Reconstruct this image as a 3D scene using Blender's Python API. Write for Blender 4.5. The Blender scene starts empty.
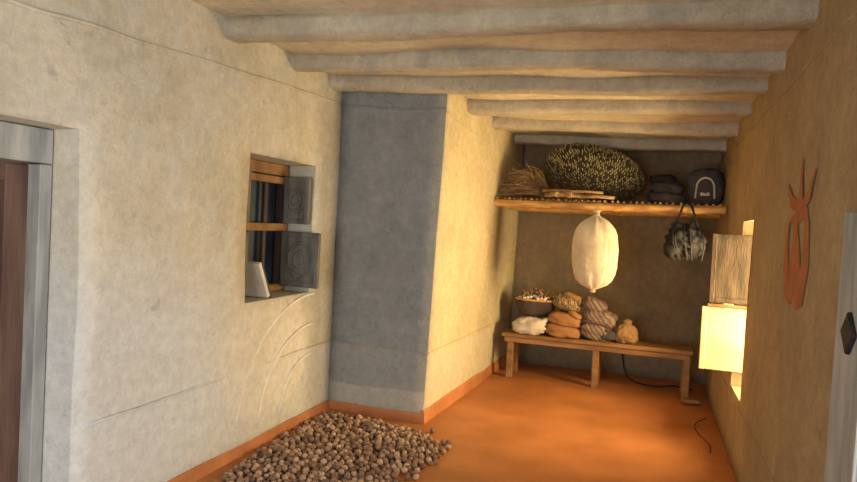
import bpy, bmesh, math, random
from mathutils import Vector, Matrix, noise, Euler
random.seed(7)
S=bpy.context.scene
S.view_settings.view_transform='Standard'
def lin(c): return tuple(((x/255)/12.92 if x/255<=0.04045 else ((x/255+0.055)/1.055)**2.4) for x in c)+(1,)

# ---------------- materials ----------------
def newmat(name, rough=0.9):
    m=bpy.data.materials.new(name); m.use_nodes=True
    nt=m.node_tree; b=nt.nodes['Principled BSDF']; b.inputs['Roughness'].default_value=rough
    b.inputs['Specular IOR Level'].default_value=0.25
    return m,nt,b
def N(nt,t,**k):
    n=nt.nodes.new(t)
    for a,v in k.items(): setattr(n,a,v)
    return n
def noisy(name,c1,c2,scale=6,rough=0.9,bump=0.3,bscale=30,stretch=(1,1,1),bdist=0.01,lo=0.35,hi=0.65):
    m,nt,b=newmat(name,rough); L=nt.links.new
    tc=N(nt,'ShaderNodeTexCoord'); mp=N(nt,'ShaderNodeMapping'); mp.inputs['Scale'].default_value=stretch
    L(tc.outputs['Object'],mp.inputs[0])
    n1=N(nt,'ShaderNodeTexNoise'); n1.inputs['Scale'].default_value=scale; n1.inputs['Detail'].default_value=6
    L(mp.outputs[0],n1.inputs[0])
    r=N(nt,'ShaderNodeValToRGB'); r.color_ramp.elements[0].position=lo; r.color_ramp.elements[1].position=hi
    r.color_ramp.elements[0].color=lin(c1); r.color_ramp.elements[1].color=lin(c2)
    L(n1.outputs[0],r.inputs[0]); L(r.outputs[0],b.inputs['Base Color'])
    n2=N(nt,'ShaderNodeTexNoise'); n2.inputs['Scale'].default_value=bscale; n2.inputs['Detail'].default_value=5
    L(mp.outputs[0],n2.inputs[0])
    bp=N(nt,'ShaderNodeBump'); bp.inputs['Strength'].default_value=bump; bp.inputs['Distance'].default_value=bdist
    L(n2.outputs[0],bp.inputs['Height']); L(bp.outputs[0],b.inputs['Normal'])
    return m
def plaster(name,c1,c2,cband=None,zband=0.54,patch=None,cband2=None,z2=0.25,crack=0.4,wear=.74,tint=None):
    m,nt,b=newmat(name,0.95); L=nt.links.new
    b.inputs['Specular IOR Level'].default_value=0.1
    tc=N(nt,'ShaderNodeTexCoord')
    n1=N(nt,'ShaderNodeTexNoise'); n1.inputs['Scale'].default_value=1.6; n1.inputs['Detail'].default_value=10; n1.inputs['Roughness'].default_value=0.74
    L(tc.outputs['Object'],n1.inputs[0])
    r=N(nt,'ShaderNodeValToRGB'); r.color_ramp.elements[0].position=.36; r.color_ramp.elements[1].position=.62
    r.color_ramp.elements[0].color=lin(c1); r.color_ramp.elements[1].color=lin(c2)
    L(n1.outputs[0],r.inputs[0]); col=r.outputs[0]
    if tint:
        nq=N(nt,'ShaderNodeTexNoise'); nq.inputs['Scale'].default_value=2.7; nq.inputs['Detail'].default_value=7; nq.inputs['Roughness'].default_value=.7; nq.inputs['Distortion'].default_value=.6
        L(tc.outputs['Object'],nq.inputs[0])
        mq=N(nt,'ShaderNodeMapRange'); mq.inputs[1].default_value=.5; mq.inputs[2].default_value=.62; mq.inputs[4].default_value=.6; L(nq.outputs[0],mq.inputs[0])
        mx=N(nt,'ShaderNodeMix',data_type='RGBA'); L(mq.outputs[0],mx.inputs[0]); L(col,mx.inputs[6]); mx.inputs[7].default_value=lin(tint); col=mx.outputs[2]
    sx=N(nt,'ShaderNodeSeparateXYZ'); L(tc.outputs['Object'],sx.inputs[0])
    nw=N(nt,'ShaderNodeTexNoise'); nw.inputs['Scale'].default_value=3; L(tc.outputs['Object'],nw.inputs[0])
    mw=N(nt,'ShaderNodeMath',operation='MULTIPLY_ADD'); mw.inputs[1].default_value=0.05; L(nw.outputs[0],mw.inputs[0]); L(sx.outputs[2],mw.inputs[2])
    zz=mw.outputs[0]
    def band(col,c,z,f):
        mr=N(nt,'ShaderNodeMapRange'); mr.inputs[1].default_value=z+0.01+.025; mr.inputs[2].default_value=z-0.01+.025
        L(zz,mr.inputs[0])
        mu=N(nt,'ShaderNodeMath',operation='MULTIPLY'); mu.inputs[1].default_value=f; L(mr.outputs[0],mu.inputs[0])
        mx=N(nt,'ShaderNodeMix',data_type='RGBA'); L(mu.outputs[0],mx.inputs[0]); L(col,mx.inputs[6]); mx.inputs[7].default_value=lin(c)
        return mx.outputs[2]
    if cband: col=band(col,cband,zband,0.6)
    if cband2: col=band(col,cband2,z2,0.6)
    for pc in (patch or []):
        c,cen,rad,amt,soft=pc
        vm=N(nt,'ShaderNodeVectorMath',operation='SUBTRACT'); L(tc.outputs['Object'],vm.inputs[0]); vm.inputs[1].default_value=cen
        v2=N(nt,'ShaderNodeVectorMath',operation='DIVIDE'); L(vm.outputs[0],v2.inputs[0]); v2.inputs[1].default_value=rad
        v3=N(nt,'ShaderNodeVectorMath',operation='LENGTH'); L(v2.outputs[0],v3.inputs[0])
        ad=N(nt,'ShaderNodeMath',operation='MULTIPLY_ADD'); ad.inputs[1].default_value=.4; L(n1.outputs[0],ad.inputs[0]); L(v3.outputs[1],ad.inputs[2])
        mr=N(nt,'ShaderNodeMapRange'); mr.inputs[1].default_value=1.2+soft; mr.inputs[2].default_value=1.2-soft; mr.inputs[4].default_value=amt; L(ad.outputs[0],mr.inputs[0])
        mx=N(nt,'ShaderNodeMix',data_type='RGBA'); L(mr.outputs[0],mx.inputs[0]); L(col,mx.inputs[6]); mx.inputs[7].default_value=lin(c); col=mx.outputs[2]
    n3=N(nt,'ShaderNodeTexNoise'); n3.inputs['Scale'].default_value=16; n3.inputs['Detail'].default_value=9; n3.inputs['Roughness'].default_value=.82
    L(tc.outputs['Object'],n3.inputs[0])
    mr=N(nt,'ShaderNodeMapRange'); mr.inputs[1].default_value=.36; mr.inputs[2].default_value=.64; mr.inputs[3].default_value=.84; mr.inputs[4].default_value=1.1; L(n3.outputs[0],mr.inputs[0])
    n5=N(nt,'ShaderNodeTexNoise'); n5.inputs['Scale'].default_value=7; n5.inputs['Detail'].default_value=12; n5.inputs['Roughness'].default_value=.85; n5.inputs['Distortion'].default_value=.5
    L(tc.outputs['Object'],n5.inputs[0])
    m5=N(nt,'ShaderNodeMapRange'); m5.inputs[1].default_value=.36; m5.inputs[2].default_value=.43; m5.inputs[3].default_value=wear; m5.inputs[4].default_value=1.0; L(n5.outputs[0],m5.inputs[0])
    mm=N(nt,'ShaderNodeMath',operation='MULTIPLY'); L(mr.outputs[0],mm.inputs[0]); L(m5.outputs[0],mm.inputs[1])
    vs=N(nt,'ShaderNodeVectorMath',operation='SCALE'); L(col,vs.inputs[0]); L(mm.outputs[0],vs.inputs['Scale']); 
    L(vs.outputs[0],b.inputs['Base Color'])
    n2=N(nt,'ShaderNodeTexNoise'); n2.inputs['Scale'].default_value=26; n2.inputs['Detail'].default_value=9; n2.inputs['Roughness'].default_value=.75
    L(tc.outputs['Object'],n2.inputs[0])
    n4=N(nt,'ShaderNodeTexNoise'); n4.inputs['Scale'].default_value=3; n4.inputs['Detail'].default_value=3; L(tc.outputs['Object'],n4.inputs[0])
    a2=N(nt,'ShaderNodeMath',operation='MULTIPLY_ADD'); a2.inputs[1].default_value=1.6; L(n4.outputs[0],a2.inputs[0]); L(n2.outputs[0],a2.inputs[2])
    bp=N(nt,'ShaderNodeBump'); bp.inputs['Strength'].default_value=crack; bp.inputs['Distance'].default_value=0.03
    L(a2.outputs[0],bp.inputs['Height']); L(bp.outputs[0],b.inputs['Normal'])
    return m

M={}
M['left']=plaster('plaster_left',(180,174,152),(204,198,178),(202,202,192),.54,patch=[((206,212,214),(-2.4,2.5,.55),(1,.85,.65),.55,.35),((220,212,194),(-2.4,3.75,.60),(1,.52,.42),.45,.08),((226,218,202),(-2.4,3.98,.5),(1,.28,.28),.35,.06)],tint=(196,196,184))
M['lime']=noisy('lime_relief',(206,200,186),(224,218,204),8,.9,.3,30)
M['blue']=plaster('plaster_grey',(126,129,128),(146,149,146),(152,152,144),.54,cband2=(184,178,162),z2=.23,tint=(136,137,132))
M['side']=plaster('plaster_side',(188,174,138),(210,198,160),(202,194,168),.5,tint=(190,182,154))
M['right']=plaster('plaster_right',(160,138,102),(178,156,116),tint=(154,134,102))
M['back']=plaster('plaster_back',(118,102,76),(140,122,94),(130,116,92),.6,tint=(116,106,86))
M['ceil']=plaster('plaster_ceiling',(196,184,156),(220,208,180),crack=.7)
M['beam']=plaster('beam_whitewash',(186,176,150),(212,202,176),crack=1.0,wear=.7,tint=(176,172,158))
M['floor']=noisy('floor_terracotta_mud',(160,102,58),(184,120,70),2.2,.5,.35,9,(1,1,1),.01)
M['base']=noisy('baseboard_terracotta',(164,106,64),(186,124,80),5,.8,.4,20)
M['wood']=noisy('wood_old',(112,84,54),(150,116,76),5,.7,.4,30,(1,1,.2))
M['bench']=noisy('wood_bench',(120,88,52),(156,118,74),6,.6,.3,30,(.3,2,2))
M['dwood']=noisy('wood_dark',(58,48,44),(84,70,62),6,.7,.4,30,(1,3,.3))
M['rbrown']=noisy('wood_redbrown',(86,66,56),(116,92,78),6,.7,.4,30,(2,2,.3))
M['gwood']=noisy('wood_grey',(84,84,76),(118,116,106),8,.8,.5,40,(2,2,.5))
M['bwood']=noisy('wood_brown_weathered',(56,48,38),(88,74,56),8,.8,.5,40,(2,2,.5))
M['white']=noisy('paint_white_worn',(132,136,132),(170,172,166),7,.7,.3,30,(2,2,.4))
M['slate']=noisy('dark_backing_slate',(44,52,62),(68,80,90),3,.6,.1)
M['bamboo']=noisy('bamboo',(170,126,68),(206,162,96),7,.45,.2,20,(1,4,4))
M['stick']=noisy('stick',(130,102,68),(174,142,98),9,.8,.4,30)
M['twig']=noisy('dry_twigs',(120,96,64),(168,140,98),9,.9,.1)
M['sack']=noisy('sack_cream',(180,168,140),(206,196,170),5,.8,.5,26,(1,1,1),.012)
M['rope']=noisy('rope',(150,130,96),(180,160,120),20,.9,.4,60)
M['cream']=noisy('cloth_cream',(186,176,156),(214,204,184),5,.9,.4,50)
M['tan']=noisy('cloth_tan',(134,104,66),(168,132,86),5,.9,.4,50)
M['rust']=noisy('cloth_rust',(136,96,58),(162,118,74),5,.9,.4,50)
M['grey']=noisy('cloth_grey',(58,55,54),(82,78,74),5,.9,.4,40)
M['black']=noisy('cloth_black',(30,30,32),(48,47,47),6,.8,.4,40)
M['olive']=noisy('basket_dark_olive',(50,45,32),(74,67,48),12,.9,.4,40)
M['tip']=noisy('leaf_tip',(128,120,82),(168,158,114),12,.8,.1)
M['motif']=noisy('paint_rust_red',(156,98,60),(174,112,72),10,.9,.2,30)
M['pale']=noisy('shutter_pale_wood',(206,176,122),(226,200,146),5,.6,.2,30)
M['egg']=noisy('garlic_white',(200,190,160),(226,218,196),10,.8,.1)
M['iron']=noisy('iron_dark',(30,28,28),(50,46,44),10,.6,.2)
m,nt,b=newmat('walnut_shell',.75); M['nut']=m
g=N(nt,'ShaderNodeNewGeometry'); r=N(nt,'ShaderNodeValToRGB')
e=r.color_ramp.elements; e[0].color=lin((104,82,66)); e[1].color=lin((184,154,126)); x=e.new(.5); x.color=lin((146,116,92))
nt.links.new(g.outputs['Random Per Island'],r.inputs[0])
tc=N(nt,'ShaderNodeTexCoord'); nn=N(nt,'ShaderNodeTexNoise'); nn.inputs['Scale'].default_value=60; nt.links.new(tc.outputs['Object'],nn.inputs[0])
mx=N(nt,'ShaderNodeMix',data_type='RGBA',blend_type='MULTIPLY'); mx.inputs[0].default_value=.6
nt.links.new(r.outputs[0],mx.inputs[6]); nt.links.new(nn.outputs[0],mx.inputs[7]); 
sc=N(nt,'ShaderNodeVectorMath',operation='SCALE'); sc.inputs['Scale'].default_value=1.5; nt.links.new(mx.outputs[2],sc.inputs[0])
nt.links.new(sc.outputs[0],b.inputs['Base Color'])
bp=N(nt,'ShaderNodeBump'); bp.inputs['Strength'].default_value=.5; bp.inputs['Distance'].default_value=.005
nt.links.new(nn.outputs[0],bp.inputs['Height']); nt.links.new(bp.outputs[0],b.inputs['Normal'])
def stripes(key,name,cols,scale,dist,roty):
    m,nt,b=newmat(name,.9); M[key]=m
    tc=N(nt,'ShaderNodeTexCoord'); mp=N(nt,'ShaderNodeMapping'); mp.inputs['Rotation'].default_value=(0,math.radians(roty),.3); nt.links.new(tc.outputs['Object'],mp.inputs[0])
    w=N(nt,'ShaderNodeTexWave'); w.inputs['Scale'].default_value=scale; w.inputs['Distortion'].default_value=dist; w.inputs['Detail Scale'].default_value=2; nt.links.new(mp.outputs[0],w.inputs[0])
    r=N(nt,'ShaderNodeValToRGB'); e=r.color_ramp.elements; e[0].color=lin(cols[0]); e[1].color=lin(cols[-1])
    for i,c in enumerate(cols[1:-1]): e.new((i+1)/(len(cols)-1)).color=lin(c)
    nt.links.new(w.outputs[0],r.inputs[0]); nt.links.new(r.outputs[0],b.inputs['Base Color'])
stripes('stripe','cloth_striped',[(98,84,78),(132,100,76),(108,102,100),(156,130,100)],9,2,40)
stripes('pattern','cloth_patterned',[(60,50,44),(150,120,78),(90,66,44),(180,156,116)],12,9,20)

# ---------------- builder ----------------
class B:
    def __init__(s,name,mats):
        s.name=name; s.bm=bmesh.new(); s.mats=mats
    def _tag(s,faces,mi,sm):
        for f in faces: f.material_index=mi; f.smooth=sm
    def box(s,c,d,rot=(0,0,0),mi=0,bev=.004,pivot=None):
        ret=bmesh.ops.create_cube(s.bm,size=1)
        R=Euler(rot).to_matrix().to_4x4(); 
        M4=Matrix.Translation(c)@R@Matrix.Diagonal((d[0],d[1],d[2],1))
        bmesh.ops.transform(s.bm,matrix=M4,verts=ret['verts'])
        fs=set(f for v in ret['verts'] for f in v.link_faces); s._tag(fs,mi,False)
        if bev:
            es=list(set(e for v in ret['verts'] for e in v.link_edges))
            r=bmesh.ops.bevel(s.bm,geom=es,offset=min(bev,min(d)*.3),segments=1,affect='EDGES'); s._tag(r['faces'],mi,False)
    def tube(s,pts,rads,n=8,mi=0,cap=True):
        pts=[Vector(p) for p in pts]
        if not hasattr(rads,'__len__'): rads=[rads]*len(pts)
        rings=[]; t0=(pts[1]-pts[0]).normalized(); a=t0.orthogonal().normalized()
        for i,p in enumerate(pts):
            t=(pts[min(i+1,len(pts)-1)]-pts[max(i-1,0)]).normalized()
            a=(a-t*a.dot(t)).normalized(); b2=t.cross(a)
            rings.append([s.bm.verts.new(p+(a*math.cos(2*math.pi*k/n)+b2*math.sin(2*math.pi*k/n))*rads[i]) for k in range(n)])
        fs=[]
        for i in range(len(rings)-1):
            for k in range(n): fs.append(s.bm.faces.new((rings[i][k],rings[i][(k+1)%n],rings[i+1][(k+1)%n],rings[i+1][k])))
        s._tag(fs,mi,True)
        if cap: s._tag([s.bm.faces.new(rings[0][::-1]),s.bm.faces.new(rings[-1])],mi,False)
    def blob(s,c,r,p=2.4,amp=.08,freq=4,mi=0,rot=(0,0,0),seed=0,n=28,zmin=None,wrk=0,sag=0,pz=None):
        c=Vector(c); R=Euler(rot).to_matrix(); m=n//2; rings=[]
        def pt(th,ph):
            d=Vector((math.sin(th)*math.cos(ph),math.sin(th)*math.sin(ph),math.cos(th)))
            k=(abs(d.x)**p+abs(d.y)**p+abs(d.z)**p)**(-1/p); v=d*k
            v*=1+amp*noise.noise(d*freq+Vector((seed,seed*.7,0)))+amp*.5*noise.noise(d*freq*2.7+Vector((seed,3,0)))
            if wrk:
                q=Vector((d.x*2.2+d.z*2,d.y*2,d.z*5-d.x*3))+Vector((seed,1,1))
                v*=1-wrk*(max(0,.16-abs(noise.noise(q)))/.16)*.35
            if sag: v.x*=1-sag*v.z; v.y*=1-sag*v.z
            v=R@Vector((v.x*r[0],v.y*r[1],v.z*r[2]))+c
            if zmin is not None and v.z<zmin: v.z=zmin
            return v
        top=s.bm.verts.new(pt(0,0)); bot=s.bm.verts.new(pt(math.pi,0))
        for i in range(1,m): rings.append([s.bm.verts.new(pt(math.pi*i/m,2*math.pi*k/n)) for k in range(n)])
        fs=[]
        for k in range(n):
            fs.append(s.bm.faces.new((top,rings[0][k],rings[0][(k+1)%n]))); fs.append(s.bm.faces.new((bot,rings[-1][(k+1)%n],rings[-1][k])))
            for i in range(len(rings)-1): fs.append(s.bm.faces.new((rings[i][k],rings[i+1][k],rings[i+1][(k+1)%n],rings[i][(k+1)%n])))
        s._tag(fs,mi,True)
    def fold(s,c,w,dp,h,layers,mi=0,rot=(0,0,0),seed=0,zmin=None):
        R=Euler(rot).to_matrix(); lh=h/layers
        for i in range(layers):
            o=R@Vector((.02*w*noise.noise(Vector((i*3.1,seed,0)))*4,.0,-h/2+lh*(i+.5)))
            k=1-.06*i+.08*noise.noise(Vector((i*1.7,seed,5)))
            s.blob(Vector(c)+o,(w/2*k,dp/2*k,lh*.62),3.0,.16,2.2,mi,rot=(rot[0],rot[1]+.1*noise.noise(Vector((i,seed,9))),rot[2]+.15*noise.noise(Vector((i,seed,2)))),seed=seed+i*2,n=40,wrk=.15,zmin=zmin)
    def lathe(s,prof,c,n=48,mi=0,wr=None,sy=1):
        rings=[]
        for (r,z) in prof:
            ring=[]
            for k in range(n):
                a=2*math.pi*k/n; rr=r*(1+(wr(a,z) if wr else 0))
                ring.append(s.bm.verts.new((c[0]+rr*math.cos(a),c[1]+rr*sy*math.sin(a),c[2]+z)))
            rings.append(ring)
        fs=[s.bm.faces.new((rings[i][k],rings[i][(k+1)%n],rings[i+1][(k+1)%n],rings[i+1][k])) for i in range(len(rings)-1) for k in range(n)]
        s._tag(fs,mi,True)
        s._tag([s.bm.faces.new(rings[0][::-1]),s.bm.faces.new(rings[-1])],mi,True)
    def poly(s,pts,mi=0):
        f=s.bm.faces.new([s.bm.verts.new(p) for p in pts]); s._tag([f],mi,False); return f
    def ring(s,c,R,r,axis='y',mi=0,a0=0,a1=2*math.pi,sq=1):
        n=28; pts=[]
        for i in range(n+1):
            a=a0+(a1-a0)*i/n; p=R*math.cos(a); q=R*sq*math.sin(a)
            o={'y':(p,0,q),'x':(0,p,q),'z':(p,q,0)}[axis]; pts.append(Vector(c)+Vector(o))
        s.tube(pts,r,6,mi,cap=(a1-a0<6.2))
    def done(s):
        bmesh.ops.recalc_face_normals(s.bm,faces=s.bm.faces[:])
        me=bpy.data.meshes.new(s.name); s.bm.to_mesh(me); s.bm.free()
        for k in s.mats: me.materials.append(M[k])
        o=bpy.data.objects.new(s.name,me); S.collection.objects.link(o); return o

def wall(name,P,ur,vr,holes,mat,thick=.3,amp=.012,step=.12):
    def lines(r,hs):
        c=sorted(set([r[0],r[1]]+[h for h in hs if r[0]<h<r[1]])); out=[]
        for a,b2 in zip(c,c[1:]):
            k=max(1,round((b2-a)/step)); out+=[a+(b2-a)*i/k for i in range(k)]
        return out+[c[-1]]
    us=lines(ur,[x for h in holes for x in h[:2]]); vs=lines(vr,[x for h in holes for x in h[2:]])
    bm=bmesh.new(); F={};K={}
    for i,u in enumerate(us):
        for j,v in enumerate(vs):
            d=amp*noise.noise(Vector((u*1.3,v*1.3,len(name)))) 
            F[i,j]=bm.verts.new(P(u,v,d)); K[i,j]=bm.verts.new(P(u,v,thick))
    def solid(i,j):
        if i<0 or j<0 or i>=len(us)-1 or j>=len(vs)-1: return False
        uc=(us[i]+us[i+1])/2; vc=(vs[j]+vs[j+1])/2
        return not any(h[0]<uc<h[1] and h[2]<vc<h[3] for h in holes)
    for i in range(len(us)-1):
        for j in range(len(vs)-1):
            if not solid(i,j): continue
            f=bm.faces.new((F[i,j],F[i+1,j],F[i+1,j+1],F[i,j+1])); f.smooth=True
            bm.faces.new((K[i,j],K[i,j+1],K[i+1,j+1],K[i+1,j]))
            for (di,dj,a,b2) in ((-1,0,(i,j),(i,j+1)),(1,0,(i+1,j),(i+1,j+1)),(0,-1,(i,j),(i+1,j)),(0,1,(i,j+1),(i+1,j+1))):
                if not solid(i+di,j+dj): bm.faces.new((F[a],F[b2],K[b2],K[a]))
    bmesh.ops.recalc_face_normals(bm,faces=bm.faces[:])
    me=bpy.data.meshes.new(name); bm.to_mesh(me); bm.free(); me.materials.append(M[mat])
    o=bpy.data.objects.new(name,me); S.collection.objects.link(o); return o

XL=-2.37; YP=4.65; YB=7.3; YF=-2.0; DX=.08
def xr(z): return .575+.015*z
def zc(x,y): return 2.415-.03*(x-.63)-.028*(y-4)   # beam underside
HD=(1.3,2.2,0,1.84); HW=(3.45,4.28,.96,1.89); HR=(4.6,5.1,.47,1.635); HR2=(.8,2.0,.75,1.6); HR3=(5.28,5.95,.75,1.48)  # the last right-wall hole is an added, hidden one for warm fill
wall('wall_left',lambda u,v,w:(XL-w,u,v),(YF,YB+.3),(0,2.85),[HD,HW],'left',.34,.02)
wall('wall_right',lambda u,v,w:(xr(v)+w,u,v),(YF,YB+.3),(0,2.85),[HR,HR2,HR3],'right',.3,.004)
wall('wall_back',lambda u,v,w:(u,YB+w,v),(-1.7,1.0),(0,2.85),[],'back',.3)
HF=(-1.9,-.1,.1,2.1)  # added opening in the unseen front wall, for the fill lamp
wall('wall_front',lambda u,v,w:(u,YF-w,v),(-2.7,1.0),(0,2.85),[HF],'left',.3)
def xs(y,z): return -1.57+.035*(y-YP)+.028*z
def pf(u,v,w):
    k=(u-XL)/(-1.57-XL); return (u+k*.028*v,YP+w,v)
wall('wall_partition_front',pf,(XL+.0,-1.57),(0,2.6),[],'blue',.3,.004)
wall('wall_partition_side',lambda u,v,w:(xs(u,v)-w*.9,u,v),(YP+.001,YB),(0,2.6),[],'side',.3,.004)
wall('floor',lambda u,v,w:(u,v,-w),(-2.9,1.0),(YF-.3,YB+.3),[],'floor',.15,.012,.15)
def cl(u,v,w): return (u,v,zc(u,v)+.095+w)
wall('ceiling',cl,(-2.7,1.0),(YF-.3,YB+.3),[],'ceil',.12,.03,.1)
yb=[-1.2,-.5,.25,1.0,1.75,2.5,3.22,3.92,4.5,5.2,5.95,6.85]
for bi,y0 in enumerate(yb):
    x0=XL-.1 if y0<YP else -1.75; x1=.8
    bb=B('ceiling_beam',['beam']); n=90; hw=.07+.03*random.random(); hh=.062
    sec=[(-.6,-1.0),(0,-1.03),(.6,-1),(.92,-.86),(1,-.5),(1.02,.2),(1,1),(-1,1),(-1.04,.2),(-1,-.5),(-.92,-.86)]; q_=len(sec)
    rings=[]
    ph=random.random()*9; tl=random.uniform(-.012,.012)
    for i in range(n+1):
        x=x0+(x1-x0)*i/n; z=zc(x,y0)+hh+.03*noise.noise(Vector((x*.8,ph,0)))+tl*(x+.9); y=y0+.08*noise.noise(Vector((x*.6,ph,5)))
        sc=1+.25*noise.noise(Vector((x*1.2,ph,9)))
        ring=[]
        for kk,(a,b2) in enumerate(sec):
            j=.009*noise.noise(Vector((x*7,kk*1.3,ph)))
            ring.append(bb.bm.verts.new((x,y+a*hw*sc+j,z+b2*hh*(sc if b2<0 else 1)+j)))
        rings.append(ring)
    fs=[bb.bm.faces.new((rings[i][k],rings[i][(k+1)%q_],rings[i+1][(k+1)%q_],rings[i+1][k])) for i in range(n) for k in range(q_)]
    for f in fs: f.smooth=True
    fs+=[bb.bm.faces.new(rings[0]),bb.bm.faces.new(rings[-1])]
    bb.done()
def strip(name,pts,h,t,nrm):
    bb=B(name,['base']); 
    for a,c in zip(pts,pts[1:]):
        a=Vector(a);c=Vector(c);k=max(2,int((c-a).length/.15)); prev=None
        for i in range(k+1):
            p=a+(c-a)*i/k; hh=h*(1+.15*noise.noise(p*3)); nv=Vector(nrm)*t
            q=[bb.bm.verts.new(v) for v in (p-nv*1.2+Vector((0,0,-.01)),p+nv*1.5+Vector((0,0,-.01)),p+nv+Vector((0,0,hh*.85)),p+nv*.4+Vector((0,0,hh)),p-nv*1.2+Vector((0,0,hh)))]
            if prev:
                for j in range(5): bb.bm.faces.new((prev[j],prev[(j+1)%5],q[(j+1)%5],q[j]))
            else: bb.bm.faces.new(q)
            prev=q
        bb.bm.faces.new(prev[::-1])
    return bb.done()
strip('baseboard_left',[(XL,2.2,0),(XL,YP,0)],.07,.018,(1,0,0))
strip('baseboard_partition',[(XL,YP,0),(-1.56,YP,0)],.07,.014,(0,-1,0))
strip('baseboard_side',[(-1.57,YP-.01,0),(xs(YB,0),YB,0)],.1,.014,(1,0,0))
def ridge(name,pts,r,mat,dn=80):
    bb=B(name,[mat]); P=[]
    for a,c in zip(pts,pts[1:]):
        a=Vector(a);c=Vector(c);k=max(2,int((c-a).length/.08))
        for i in range(k):
            p=a+(c-a)*i/k; P.append(p+Vector((0,0,.012*noise.noise(p*4))))
    P.append(Vector(pts[-1])); bb.tube(P,r,6); bb.done()
ridge('trim_1',[(XL+.004,1.0,2.22),(XL+.004,2.3,2.3),(XL+.002,YP,2.42)],.011,'left')
ridge('trim_2',[(XL,YP-.004,2.40),(-1.5,YP-.004,2.36)],.008,'blue')
ridge('trim_3',[(xr(2.31)-.002,1.2,2.3),(xr(2.30)-.002,YB,2.28)],.009,'right')
ridge('trim_4',[(XL+.004,2.3,.52),(XL+.004,YP,.55)],.007,'left')
ridge('trim_5',[(XL,YP-.001,.55),(-1.555,YP-.001,.53)],.006,'blue')
ridge('trim_6',[(-1.552,YP,.53),(xs(YB,.5)+.003,YB,.53)],.005,'side')
ridge('trim_7',[(xr(.42)-.001,1.2,.42),(xr(.42)-.001,YB,.42)],.006,'right')
ridge('trim_8',[(xs(YP,2.3)+.002,YP,2.34),(xs(YB,2.3)+.002,YB,2.2)],.007,'side')
fa=B('trim_9',['lime'])
for R_ in (.34,.54,.74):
    fa.tube([(XL+.002,4.34-R_*1.25*math.cos(t*math.pi/40),.12+R_*1.12*math.sin(t*math.pi/40)) for t in range(1,21)],.010,6)
fa.done()

# ---------------- window_1 (left wall) ----------------
w=B('window_1',['wood','slate','gwood','dwood'])
xf=-2.62; y0,y1,z0,z1=HW
w.box((xf-.06,(y0+y1)/2,(z0+z1)/2),(.02,y1-y0-.01,z1-z0-.01),mi=1)  # added backing; dark colour stands in for the dark space behind
for y in (y0+.035,y1-.035): w.box((xf,y,(z0+z1)/2),(.07,.06,z1-z0-.01),mi=3)
for z,h in ((z1-.045,.08),(z0+.03,.05)): w.box((xf,(y0+y1)/2,z),(.08,y1-y0-.01,h),mi=0)
w.box((xf+.022,(y0+y1)/2,z1-.12),(.05,y1-y0-.02,.05),mi=0)
w.box((xf+.022,(y0+y1)/2,1.43),(.05,y1-y0-.02,.055),mi=0)
for y in (y0+.2,y0+.38,y0+.57): w.box((xf-.003,y,(z0+z1)/2),(.03,.035,z1-z0-.1),mi=3)
def shutter(w,y,xa,xb,za,zb,mi,carve=True):
    w.box(((xa+xb)/2,y,(za+zb)/2),(xb-xa,.022,zb-za),mi=mi)
    W=xb-xa;H=zb-za;cx=(xa+xb)/2;cz=(za+zb)/2
    for s in (-1,1):
        w.box((cx+s*(W/2-.016),y-.016,cz),(.034,.016,H+.004),mi=mi); w.box((cx,y-.0145,cz+s*(H/2-.018)),(W-.06,.013,.036),mi=mi)
    if carve:
        w.ring((cx,y-.014,cz),min(W,H)*.30,.011,'y',mi,sq=1.3); w.ring((cx,y-.014,cz),min(W,H)*.14,.011,'y',mi,sq=1.3)
        for k in range(8):
            a=k*math.pi/4; w.blob((cx+.05*math.cos(a),y-.012,cz+.065*math.sin(a)),(.012,.008,.012),2,0,1,mi,n=8)
shutter(w,y1-.05,-2.58,-2.375,1.46,1.8,2)
shutter(w,y1-.06,-2.58,-2.27,1.0,1.40,2)
shutter(w,y0+.05,-2.58,-2.39,1.46,1.8,2); shutter(w,y0+.05,-2.58,-2.39,1.0,1.40,2)
w.done()
bk=B('book',['cream','slate'])
bk.box((-2.47,3.70,1.085),(.17,.03,.26),rot=(math.radians(28),0,0),mi=0,bev=.003)
bk.box((-2.475,3.728,1.072),(.18,.02,.27),rot=(math.radians(28),0,0),mi=1,bev=.002)
bk.done()
# ---------------- door_1 ----------------
d=B('door_1',['white','rbrown','dwood','iron'])
d.box((-2.56,1.75,1.76),(.08,.89,.15),mi=0)
d.box((-2.57,2.165,.84),(.1,.06,1.68),mi=0); d.box((-2.57,1.335,.84),(.1,.06,1.68),mi=0)
d.box((-2.63,2.09,.845),(.08,.12,1.66),mi=1); d.box((-2.63,1.41,.845),(.08,.12,1.66),mi=1); d.box((-2.64,1.75,1.68),(.08,.86,.16),mi=1)
d.box((-2.63,1.75,.03),(.09,.8,.055),mi=1)
for k in range(4): d.box((-2.66,1.53+.148*k,.84),(.035,.144,1.6),mi=2)
for z in (.35,1.3): d.box((-2.64,1.75,z),(.025,.58,.08),mi=2)
d.ring((-2.615,1.9,.95),.035,.006,'x',3)
d.done()
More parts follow.
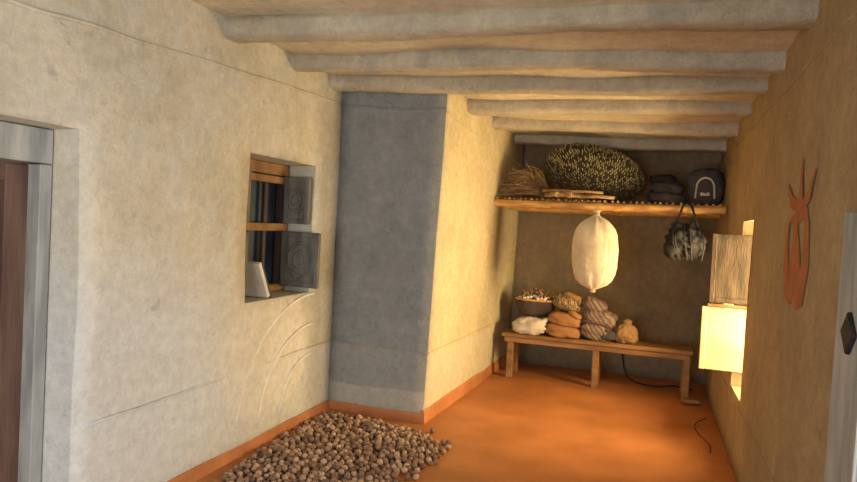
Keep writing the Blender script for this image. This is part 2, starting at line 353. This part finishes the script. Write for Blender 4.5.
# ---------------- window_2 ----------------
w=B('window_2',['wood','bwood','pale','dwood'])
y0,y1,z0,z1=HR; X=.76
for y in (y0+.03,y1-.03): w.box((X+.02,y,(z0+z1)/2),(.06,.05,z1-z0-.01),mi=0)
for z in (z0+.025,z1-.025): w.box((X+.022,(y0+y1)/2,z),(.06,y1-y0-.01,.04),mi=0)
shutter(w,y1-.04,.40,.74,1.05,1.54,1,False)
shutter(w,y1-.04,.36,.74,.575,1.02,2,False)
w.box((.57,y1-.065,1.034),(.36,.025,.02),mi=0)
w.done()
w=B('added_hidden_opening',['wood']); y0,y1,z0,z1=HR3  # added opening, hidden by the shutters, to let warm fill reach the back
for z in (z0+.025,z1-.025): w.box((.842,(y0+y1)/2,z),(.06,y1-y0-.01,.04),mi=0)
for y in (y0+.025,y1-.025): w.box((.84,y,(z0+z1)/2),(.06,.04,z1-z0-.01),mi=0)
w.done()
# ---------------- window_3 (right, near) ----------------
w=B('window_3',['white','iron','dwood'])
y0,y1,z0,z1=HR2
w.box((.565,2.16,1.14),(.03,.34,.92),rot=(.05,0,0),mi=0,bev=.006)
w.box((.555,2.02,1.14),(.03,.03,.9),rot=(.05,0,0),mi=0)
w.box((.547,2.16,1.25),(.02,.09,.09),rot=(math.radians(45),0,0),mi=1)
for z in (z0+.025,z1-.025): w.box((.822,(y0+y1)/2,z),(.06,y1-y0-.01,.04),mi=0)
for y in (y0+.025,y1-.025): w.box((.82,y,(z0+z1)/2),(.06,.04,z1-z0-.01),mi=0)
w.done()
# ---------------- wall painting ----------------
pm=B('wall_painting_vase',['motif'])
def wp(y,z,o=0): return (xr(z)-.004-o,y,z)
lay=[0]
def strip2(c,ws):
    lay[0]+=.0003
    n=len(c); Lp=[];Rp=[]
    for i in range(n):
        a=Vector(c[max(i-1,0)]);b2=Vector(c[min(i+1,n-1)]); da=(b2-a).normalized(); nn=Vector((-da.y,da.x)); p=Vector(c[i])
        Lp.append(p+nn*ws[i]); Rp.append(p-nn*ws[i])
    for i in range(n-1): pm.poly([wp(*Lp[i],lay[0]),wp(*Lp[i+1],lay[0]),wp(*Rp[i+1],lay[0]),wp(*Rp[i],lay[0])])
oy=.06
strip2([(3.36+oy,1.60),(3.38+oy,1.5),(3.37+oy,1.4),(3.30+oy,1.3),(3.2+oy,1.25)],[.01,.03,.055,.065,.03])
strip2([(3.02+oy,1.64),(2.98+oy,1.55),(2.96+oy,1.42),(3.02+oy,1.3),(3.12+oy,1.25)],[.03,.045,.065,.08,.04])
strip2([(3.22+oy,1.62),(3.19+oy,1.52),(3.17+oy,1.42),(3.16+oy,1.25)],[.02,.06,.11,.12])
strip2([(3.32+oy,1.60),(3.18+oy,1.62),(3.01+oy,1.64)],[.012,.03,.03])
strip2([(3.14+oy,1.60),(3.15+oy,1.70),(3.16+oy,1.78),(3.17+oy,1.88)],[.05,.05,.025,.008])
strip2([(3.18+oy,1.66),(3.34+oy,1.69),(3.46+oy,1.78)],[.025,.03,.008])
strip2([(3.10+oy,1.66),(2.98+oy,1.70),(2.90+oy,1.80)],[.025,.03,.008])
pm.done()

# ---------------- bench ----------------
b=B('wooden_bench',['bench'])
b.box((-.49,6.56,.435),(1.80,.17,.04),bev=.008); b.box((-.49,6.745,.432),(1.80,.17,.04),bev=.008)
b.box((-.49,6.5,.39),(1.74,.025,.05)); b.box((-.49,6.8,.39),(1.74,.025,.05))
for x in (-1.30,-.46,.36):
    for y in (6.52,6.78): b.box((x,y,.207),(.065,.06,.414),rot=(0,random.uniform(-.02,.02),0),bev=.008)
    b.box((x,6.65,.4),(.05,.3,.05))
b.done()
b=B('wooden_block',['bench']); b.box((.40,6.38,.022),(.15,.1,.035),rot=(0,0,.2),bev=.01); b.done()
# ---------------- items on bench ----------------
zt=.457
o=B('white_cloth_sack',['cream']); o.blob((-1.12,6.58,.535),(.175,.13,.085),3.0,.14,2.5,0,seed=2,zmin=zt,wrk=.2,n=56,rot=(0,-.06,0)); 
o.blob((-.98,6.55,.6),(.05,.04,.025),2.4,.2,3,0,seed=9,n=20,rot=(0,-.5,0)); o.done()
o=B('garlic_basket',['dwood','egg','bamboo'])
bx=-1.09; bz=.635
prof=[(.16,0),(.17,.03),(.185,.07),(.205,.12),(.21,.16),(.195,.16),(.17,.1)]
o.lathe(prof,(bx,6.68,bz),48,0,lambda a,z:.035*math.sin(a*18)*(1 if int(z*60)%2 else -1),.6)
o.ring((bx,6.68,bz+.16),.205,.012,'z',2,sq=.6)
for k in range(46):
    a=random.random()*6.28; rr=.18*math.sqrt(random.random()); x=bx+rr*math.cos(a); y=6.68+.6*rr*math.sin(a); zz=bz+.17+.06*(1-rr/.18)
    o.blob((x,y,zz),(.02,.02,.018),2,.1,2,1 if k%3 else 0,seed=k,n=10)
    o.tube([(x,y,zz+.015),(x+random.uniform(-.05,.05),y,zz+.06)],[.006,.002],5,2 if k%2 else 0)
o.done()
o=B('rust_cloth_bundle',['rust']); o.fold((-.79,6.60,.575),.35,.26,.235,2,0,(0,.1,0),5,zt); o.blob((-.68,6.53,.69),(.07,.05,.03),2.4,.2,3,0,seed=3,n=24,rot=(0,.5,0)); o.done()
o=B('patterned_cloth_bundle',['pattern','tan']); o.fold((-.77,6.66,.79),.28,.22,.14,1,0,(0,.22,0),8); o.blob((-.72,6.62,.86),(.09,.07,.03),2.6,.2,3,1,seed=3,n=24,rot=(0,.3,0)); o.done()
o=B('striped_cloth_bundle',['stripe','grey']); o.fold((-.46,6.64,.60),.33,.27,.28,2,0,(0,.16,0),11,zt); o.fold((-.50,6.66,.785),.24,.2,.12,1,0,(0,.4,0),14); o.blob((-.36,6.55,.52),(.08,.05,.05),2.6,.2,3,1,seed=6,n=24); o.done()
o=B('brown_cloth_pouch',['tan']); o.blob((-.19,6.6,.545),(.105,.10,.10),2.6,.14,3,0,seed=14,zmin=zt,wrk=.25,n=48,sag=.2); o.blob((-.19,6.6,.655),(.045,.04,.03),2,.3,4,0,n=20); o.ring((-.19,6.6,.635),.035,.006,'z'); o.done()

# ---------------- bamboo shelf ----------------
b=B('bamboo_shelf',['bamboo','stick','rope'])
def bam(xa,xb,y,z,r):
    pts=[];rd=[];x=xa
    while x<xb:
        for dx,k in ((0,1.0),(.02,1.12),(.035,1.12),(.05,1.0)):
            pts.append((x+dx,y,z+.006*math.sin(x*2)));rd.append(r*k)
        x+=.3
    b.tube(pts,rd,14,0)
bam(-1.56,.62,6.2,1.75,.036)
bam(-1.56,.62,6.75,1.735,.032); bam(-1.56,.6,7.15,1.735,.032)
for k in range(38):
    x=-1.43+k*.053+random.uniform(-.01,.01); r=random.uniform(.008,.013)
    b.tube([(x,6.20+random.uniform(-.05,.02),1.795),(x+random.uniform(-.02,.02),6.7,1.792),(x,7.22,1.785)],[r,r*.95,r*.85],7,1)
b.done()
t=B('dry_twig_bundle',['twig'])
for k in range(300):
    base=Vector((-1.04+random.uniform(-.05,.06),6.35+random.uniform(-.08,.12),1.86+random.uniform(-.02,.08)))
    L=random.uniform(.25,.46); a=random.uniform(-.3,1.35); e=Vector((-math.cos(a)*L*.95,random.uniform(-.12,.15),math.sin(a)*L*.6))
    mid=base+e*.5+Vector((0,0,random.uniform(.0,.07))); end=base+e+Vector((random.uniform(-.05,.05),0,random.uniform(-.13,.02)))
    end.x=max(end.x,-1.43)
    end.z=max(end.z,1.82 if end.y>6.16 else 1.7)
    t.tube([base,mid,end],[.006,.005,.003],4,0)
t.tube([(-1.07,6.25,1.86),(-1.05,6.3,1.97),(-1.03,6.45,1.95),(-1.06,6.48,1.84)],.01,6,0)
t.done()
t=B('firewood_sticks',['stick','bamboo'])
for (x,y,z,dx,dy,r) in ((-.98,6.16,1.835,.34,.05,.02),(-.93,6.13,1.84,.3,.06,.025),(-.76,6.12,1.84,.04,.1,.03),(-.86,6.12,1.84,-.04,.1,.026),(-.8,6.15,1.87,.35,.02,.016),(-.65,6.13,1.83,.3,.05,.018),(-1.0,6.14,1.875,.4,.05,.013)):
    t.tube([(x,y,z),(x+dx*.5,y+dy*.5,z+.008),(x+dx,y+dy,z)],[r,r*.95,r*.85],9,0)
t.done()
c=Vector((-.575,6.54,2.075)); R=(.465,.22,.255)
t=B('dried_leaf_basket',['olive','tip'])
rot=(0,.24,0); t.blob(c,R,2.2,.05,3,0,rot=rot,seed=3,n=40,zmin=1.81)
Rm=Euler(rot).to_matrix(); n=3000
for i in range(n):
    zf=1-2*(i+.5)/n; ph=i*2.399963; rr=math.sqrt(1-zf*zf); dv=Vector((rr*math.cos(ph),rr*math.sin(ph),zf))
    if dv.y>.35: continue
    k=(abs(dv.x)**2.2+abs(dv.y)**2.2+abs(dv.z)**2.2)**(-1/2.2)
    p=c+Rm@Vector((dv.x*R[0],dv.y*R[1],dv.z*R[2]))*k; nv=(Rm@Vector((dv.x/R[0],dv.y/R[1],dv.z/R[2]))).normalized()
    tan_=Vector((.5*random.uniform(-1,1),0,.9)); tan_=(tan_-nv*tan_.dot(nv)).normalized()
    nv2=(nv*.55+tan_*.8).normalized()
    side=nv2.cross(nv).normalized(); L=random.uniform(.014,.024)
    p=p+nv*.004; q=p+nv2*L; wv=side*.006
    if p.z<1.83: continue
    t.poly([p-wv*.6,p+wv*.6,q+wv,q+nv2*.008,q-wv],0 if random.random()<.4 else 1)
t.done()
t=B('dark_cloth_bundle',['grey','black']); t.fold((.10,6.66,1.915),.34,.28,.19,2,0,(0,.05,0),21,1.808); t.blob((.06,6.62,2.04),(.12,.09,.05),2.4,.3,3,1,seed=7,wrk=.3,n=32); t.done()
t=B('printed_bag',['grey','cream'])
t.blob((.44,6.62,1.98),(.165,.1,.175),3.0,.1,3,0,seed=9,zmin=1.808,wrk=.3,n=48,rot=(0,-.1,0))
t.ring((.43,6.515,1.97),.075,.009,'y',1,0,math.pi,1.2)
for sx in (-.075,.075): t.tube([(.43+sx,6.515,1.97),(.43+sx*1.1,6.515,1.87)],.009,6,1)
t.box((.43,6.52,1.91),(.08,.012,.03),mi=1)
t.done()
# hanging white sack
t=B('hanging_white_sack',['sack','rope'])
sx,sy=-.49,6.08
prof=[(.014,.965),(.026,.975),(.02,.99),(.06,1.008),(.115,1.035),(.155,1.075),(.182,1.13),(.199,1.20),(.207,1.28),(.208,1.36),(.203,1.43),(.191,1.49),(.17,1.54),(.138,1.585),(.10,1.617),(.06,1.64),(.035,1.655),(.02,1.675),(.03,1.70),(.035,1.715)]
def wr(a,z):
    k=abs(z-1.31)/.35; return .05*noise.noise(Vector((math.cos(a)*1.6,math.sin(a)*1.6,z*4)))-.05*max(0,.15-abs(noise.noise(Vector((math.cos(a)*2.5+z*3,math.sin(a)*2.5,z*7)))))/.15+.10*min(k,1)**2*math.sin(a*9+z*6+2*noise.noise(Vector((0,z*3,1))))
t.lathe(prof,(sx,sy,0),96,0,wr,.55)
t.ring((sx,sy,1.675),.022,.007,'z',1); t.ring((sx,sy,.99),.02,.005,'z',1)
t.tube([(sx,sy,1.675),(sx+.01,sy,1.74),(sx,6.14,1.79),(sx,6.2,1.80),(sx,6.245,1.75),(sx,6.2,1.70),(sx,sy+.02,1.675)],.007,6,1)
t.done()
t=B('hanging_dark_bag',['black','grey'])
hx,hy=.27,6.1
t.blob((hx,hy,1.47),(.165,.1,.15),2.3,.3,3,0,seed=33,wrk=.6,n=48)
t.blob((hx-.1,hy-.02,1.40),(.08,.08,.09),2,.3,3,0,seed=3,n=16)
for s in (-1,1): t.tube([(hx+s*.1,hy,1.58),(hx+s*.06,hy+.02,1.7),(hx+s*.03,6.15,1.795),(hx+s*.02,6.22,1.797),(hx+s*.03,6.25,1.73)],.01,6,0)
for k in range(5):
    a=random.uniform(-.12,.12); t.tube([(hx+a,hy-.08,1.57),(hx+a*1.1+.02,hy-.105,1.45),(hx+a*.8+.04,hy-.07,1.31)],.008,5,0)
t.done()
t=B('black_cord',['black'])
def sm(pts,k=6):
    out=[];P=[Vector(p) for p in pts]
    for i in range(len(P)-1):
        a=P[max(i-1,0)];b2=P[i];c2=P[i+1];d2=P[min(i+2,len(P)-1)]
        for j in range(k):
            u=j/k; out.append(.5*((2*b2)+(c2-a)*u+(2*a-5*b2+4*c2-d2)*u*u+(3*b2-a-3*c2+d2)*u**3))
    return out+[P[-1]]
t.tube(sm([(.50,5.9,.008),(.40,5.65,.008),(.41,5.4,.008),(.47,5.15,.008),(.46,4.95,.008)]),.0035,5,0)
t.tube(sm([(-.25,7.24,.3),(-.2,7.2,.05),(-.1,6.98,.012),(.1,6.86,.012),(.28,6.98,.012),(.44,6.9,.012)]),.007,5,0)
t.done()

# ---------------- walnuts ----------------
poly=[(-2.31,4.52),(-2.0,4.52),(-1.66,4.44),(-1.45,4.38),(-1.20,4.10),(-1.26,3.85),(-1.35,3.6),(-1.36,3.1),(-1.48,2.75),(-2.15,2.75),(-2.22,3.1),(-2.29,3.6)]
def inside(x,y):
    c=False
    for i in range(len(poly)):
        x1,y1=poly[i];x2,y2=poly[i-1]
        if (y1>y)!=(y2>y) and x<(x2-x1)*(y-y1)/(y2-y1)+x1: c=not c
    return c
def edged(x,y):
    m=9; p=Vector((x,y))
    for i in range(len(poly)):
        a=Vector(poly[i-1]);b2=Vector(poly[i])
        t_=max(0,min(1,(p-a).dot(b2-a)/(b2-a).length_squared)); m=min(m,(p-a-(b2-a)*t_).length)
    return m
bm=bmesh.new(); tmp=bmesh.new(); bmesh.ops.create_icosphere(tmp,subdivisions=2,radius=1)
tv=[v.co.copy() for v in tmp.verts]; tf=[[v.index for v in f.verts] for f in tmp.faces]; tmp.free()
def nut(x,y,z,r):
    Rr=Euler((random.random()*6,random.random()*6,random.random()*6)).to_matrix(); sd=Vector((random.random()*50,0,0))
    sc=Vector((r*1.12,r*.95,r)); vs=[]
    for v in tv:
        q=v*(1+.1*noise.noise(v*2.5+sd)); vs.append(bm.verts.new(Rr@Vector((q.x*sc.x,q.y*sc.y,q.z*sc.z))+Vector((x,y,z))))
    for f in tf: bm.faces.new([vs[i] for i in f]).smooth=True
pts=[]; grid={}
def free(x,y,z,r):
    gx,gy=int(x//.06),int(y//.06)
    for i in (-1,0,1):
        for j in (-1,0,1):
            for (a,b2,c2,d2) in grid.get((gx+i,gy+j),()):
                if (a-x)**2+(b2-y)**2+(c2-z)**2<(.9*(r+d2))**2: return False
    return True
def add(x,y,z,r):
    pts.append(1); grid.setdefault((int(x//.06),int(y//.06)),[]).append((x,y,z,r)); nut(x,y,z,r)
for layer in range(2):
    for k in range(18000 if layer==0 else 12000):
        x=random.uniform(-2.33,-1.18);y=random.uniform(2.7,4.55)
        if not inside(x,y): continue
        e=edged(x,y)
        if layer>0 and e<.09: continue
        if e<.05 and random.random()<.6: continue
        r=random.uniform(.0155,.0215); z=r+layer*.026
        if free(x,y,z,r): add(x,y,z,r)
for k in range(30):
    a=random.choice([(-1.24,4.0),(-1.3,3.7),(-1.25,4.2),(-1.33,3.5),(-1.5,4.42)]); r=.019
    x=a[0]+random.uniform(-.04,.08);y=a[1]+random.uniform(-.12,.08)
    if free(x,y,r,r): add(x,y,r,r)
me=bpy.data.meshes.new('walnut_pile'); bm.to_mesh(me); bm.free(); me.materials.append(M['nut'])
S.collection.objects.link(bpy.data.objects.new('walnut_pile',me)); print('nuts',len(pts))

# ---------------- lights ----------------
def area(name,loc,rot,sx,sy,e,col):
    l=bpy.data.lights.new(name,'AREA'); l.shape='RECTANGLE'; l.size=sx; l.size_y=sy; l.energy=e; l.color=col
    o=bpy.data.objects.new(name,l); o.location=loc; o.rotation_euler=rot; S.collection.objects.link(o)
area('daylight_near_window',(.93,1.4,1.2),(0,math.radians(90),0),.85,1.2,64,(.92,.95,1))
area('front_fill',(-1.0,YF-.35,1.1),(math.radians(90),0,0),1.8,2.0,130,(.96,.97,1))  # added fill lamp, brightens the partition and beam fronts from behind the camera
area('sun_glow_window',(.93,4.85,1.1),(0,math.radians(90),0),1.1,.46,66,(1,.71,.35))
area('back_warm_fill',(.93,5.61,1.12),(0,math.radians(90),0),.72,.66,95,(1,.71,.35))  # added warm fill for the alcove and rear ceiling, out of view
W=bpy.data.worlds.new('World'); S.world=W; W.use_nodes=True
W.node_tree.nodes['Background'].inputs[0].default_value=(.8,.88,1,1); W.node_tree.nodes['Background'].inputs[1].default_value=.8

# ---------------- camera ----------------
yaw=math.radians(18.9); pit=math.radians(-1.4); roll=math.radians(2.86)
fw=Vector((-math.sin(yaw)*math.cos(pit),math.cos(yaw)*math.cos(pit),math.sin(pit)))
rt=Vector((math.cos(yaw),math.sin(yaw),0)); up=rt.cross(fw)
cr=rt*math.cos(roll)+up*math.sin(roll); cu=up*math.cos(roll)-rt*math.sin(roll)
mt=Matrix((cr,cu,-fw)).transposed().to_4x4(); mt.translation=Vector((0,0,1.5))
cd=bpy.data.cameras.new('Camera'); cd.sensor_width=36; cd.lens=654/857*36; cd.clip_start=.02
co=bpy.data.objects.new('Camera',cd); co.matrix_world=mt; S.collection.objects.link(co); S.camera=co
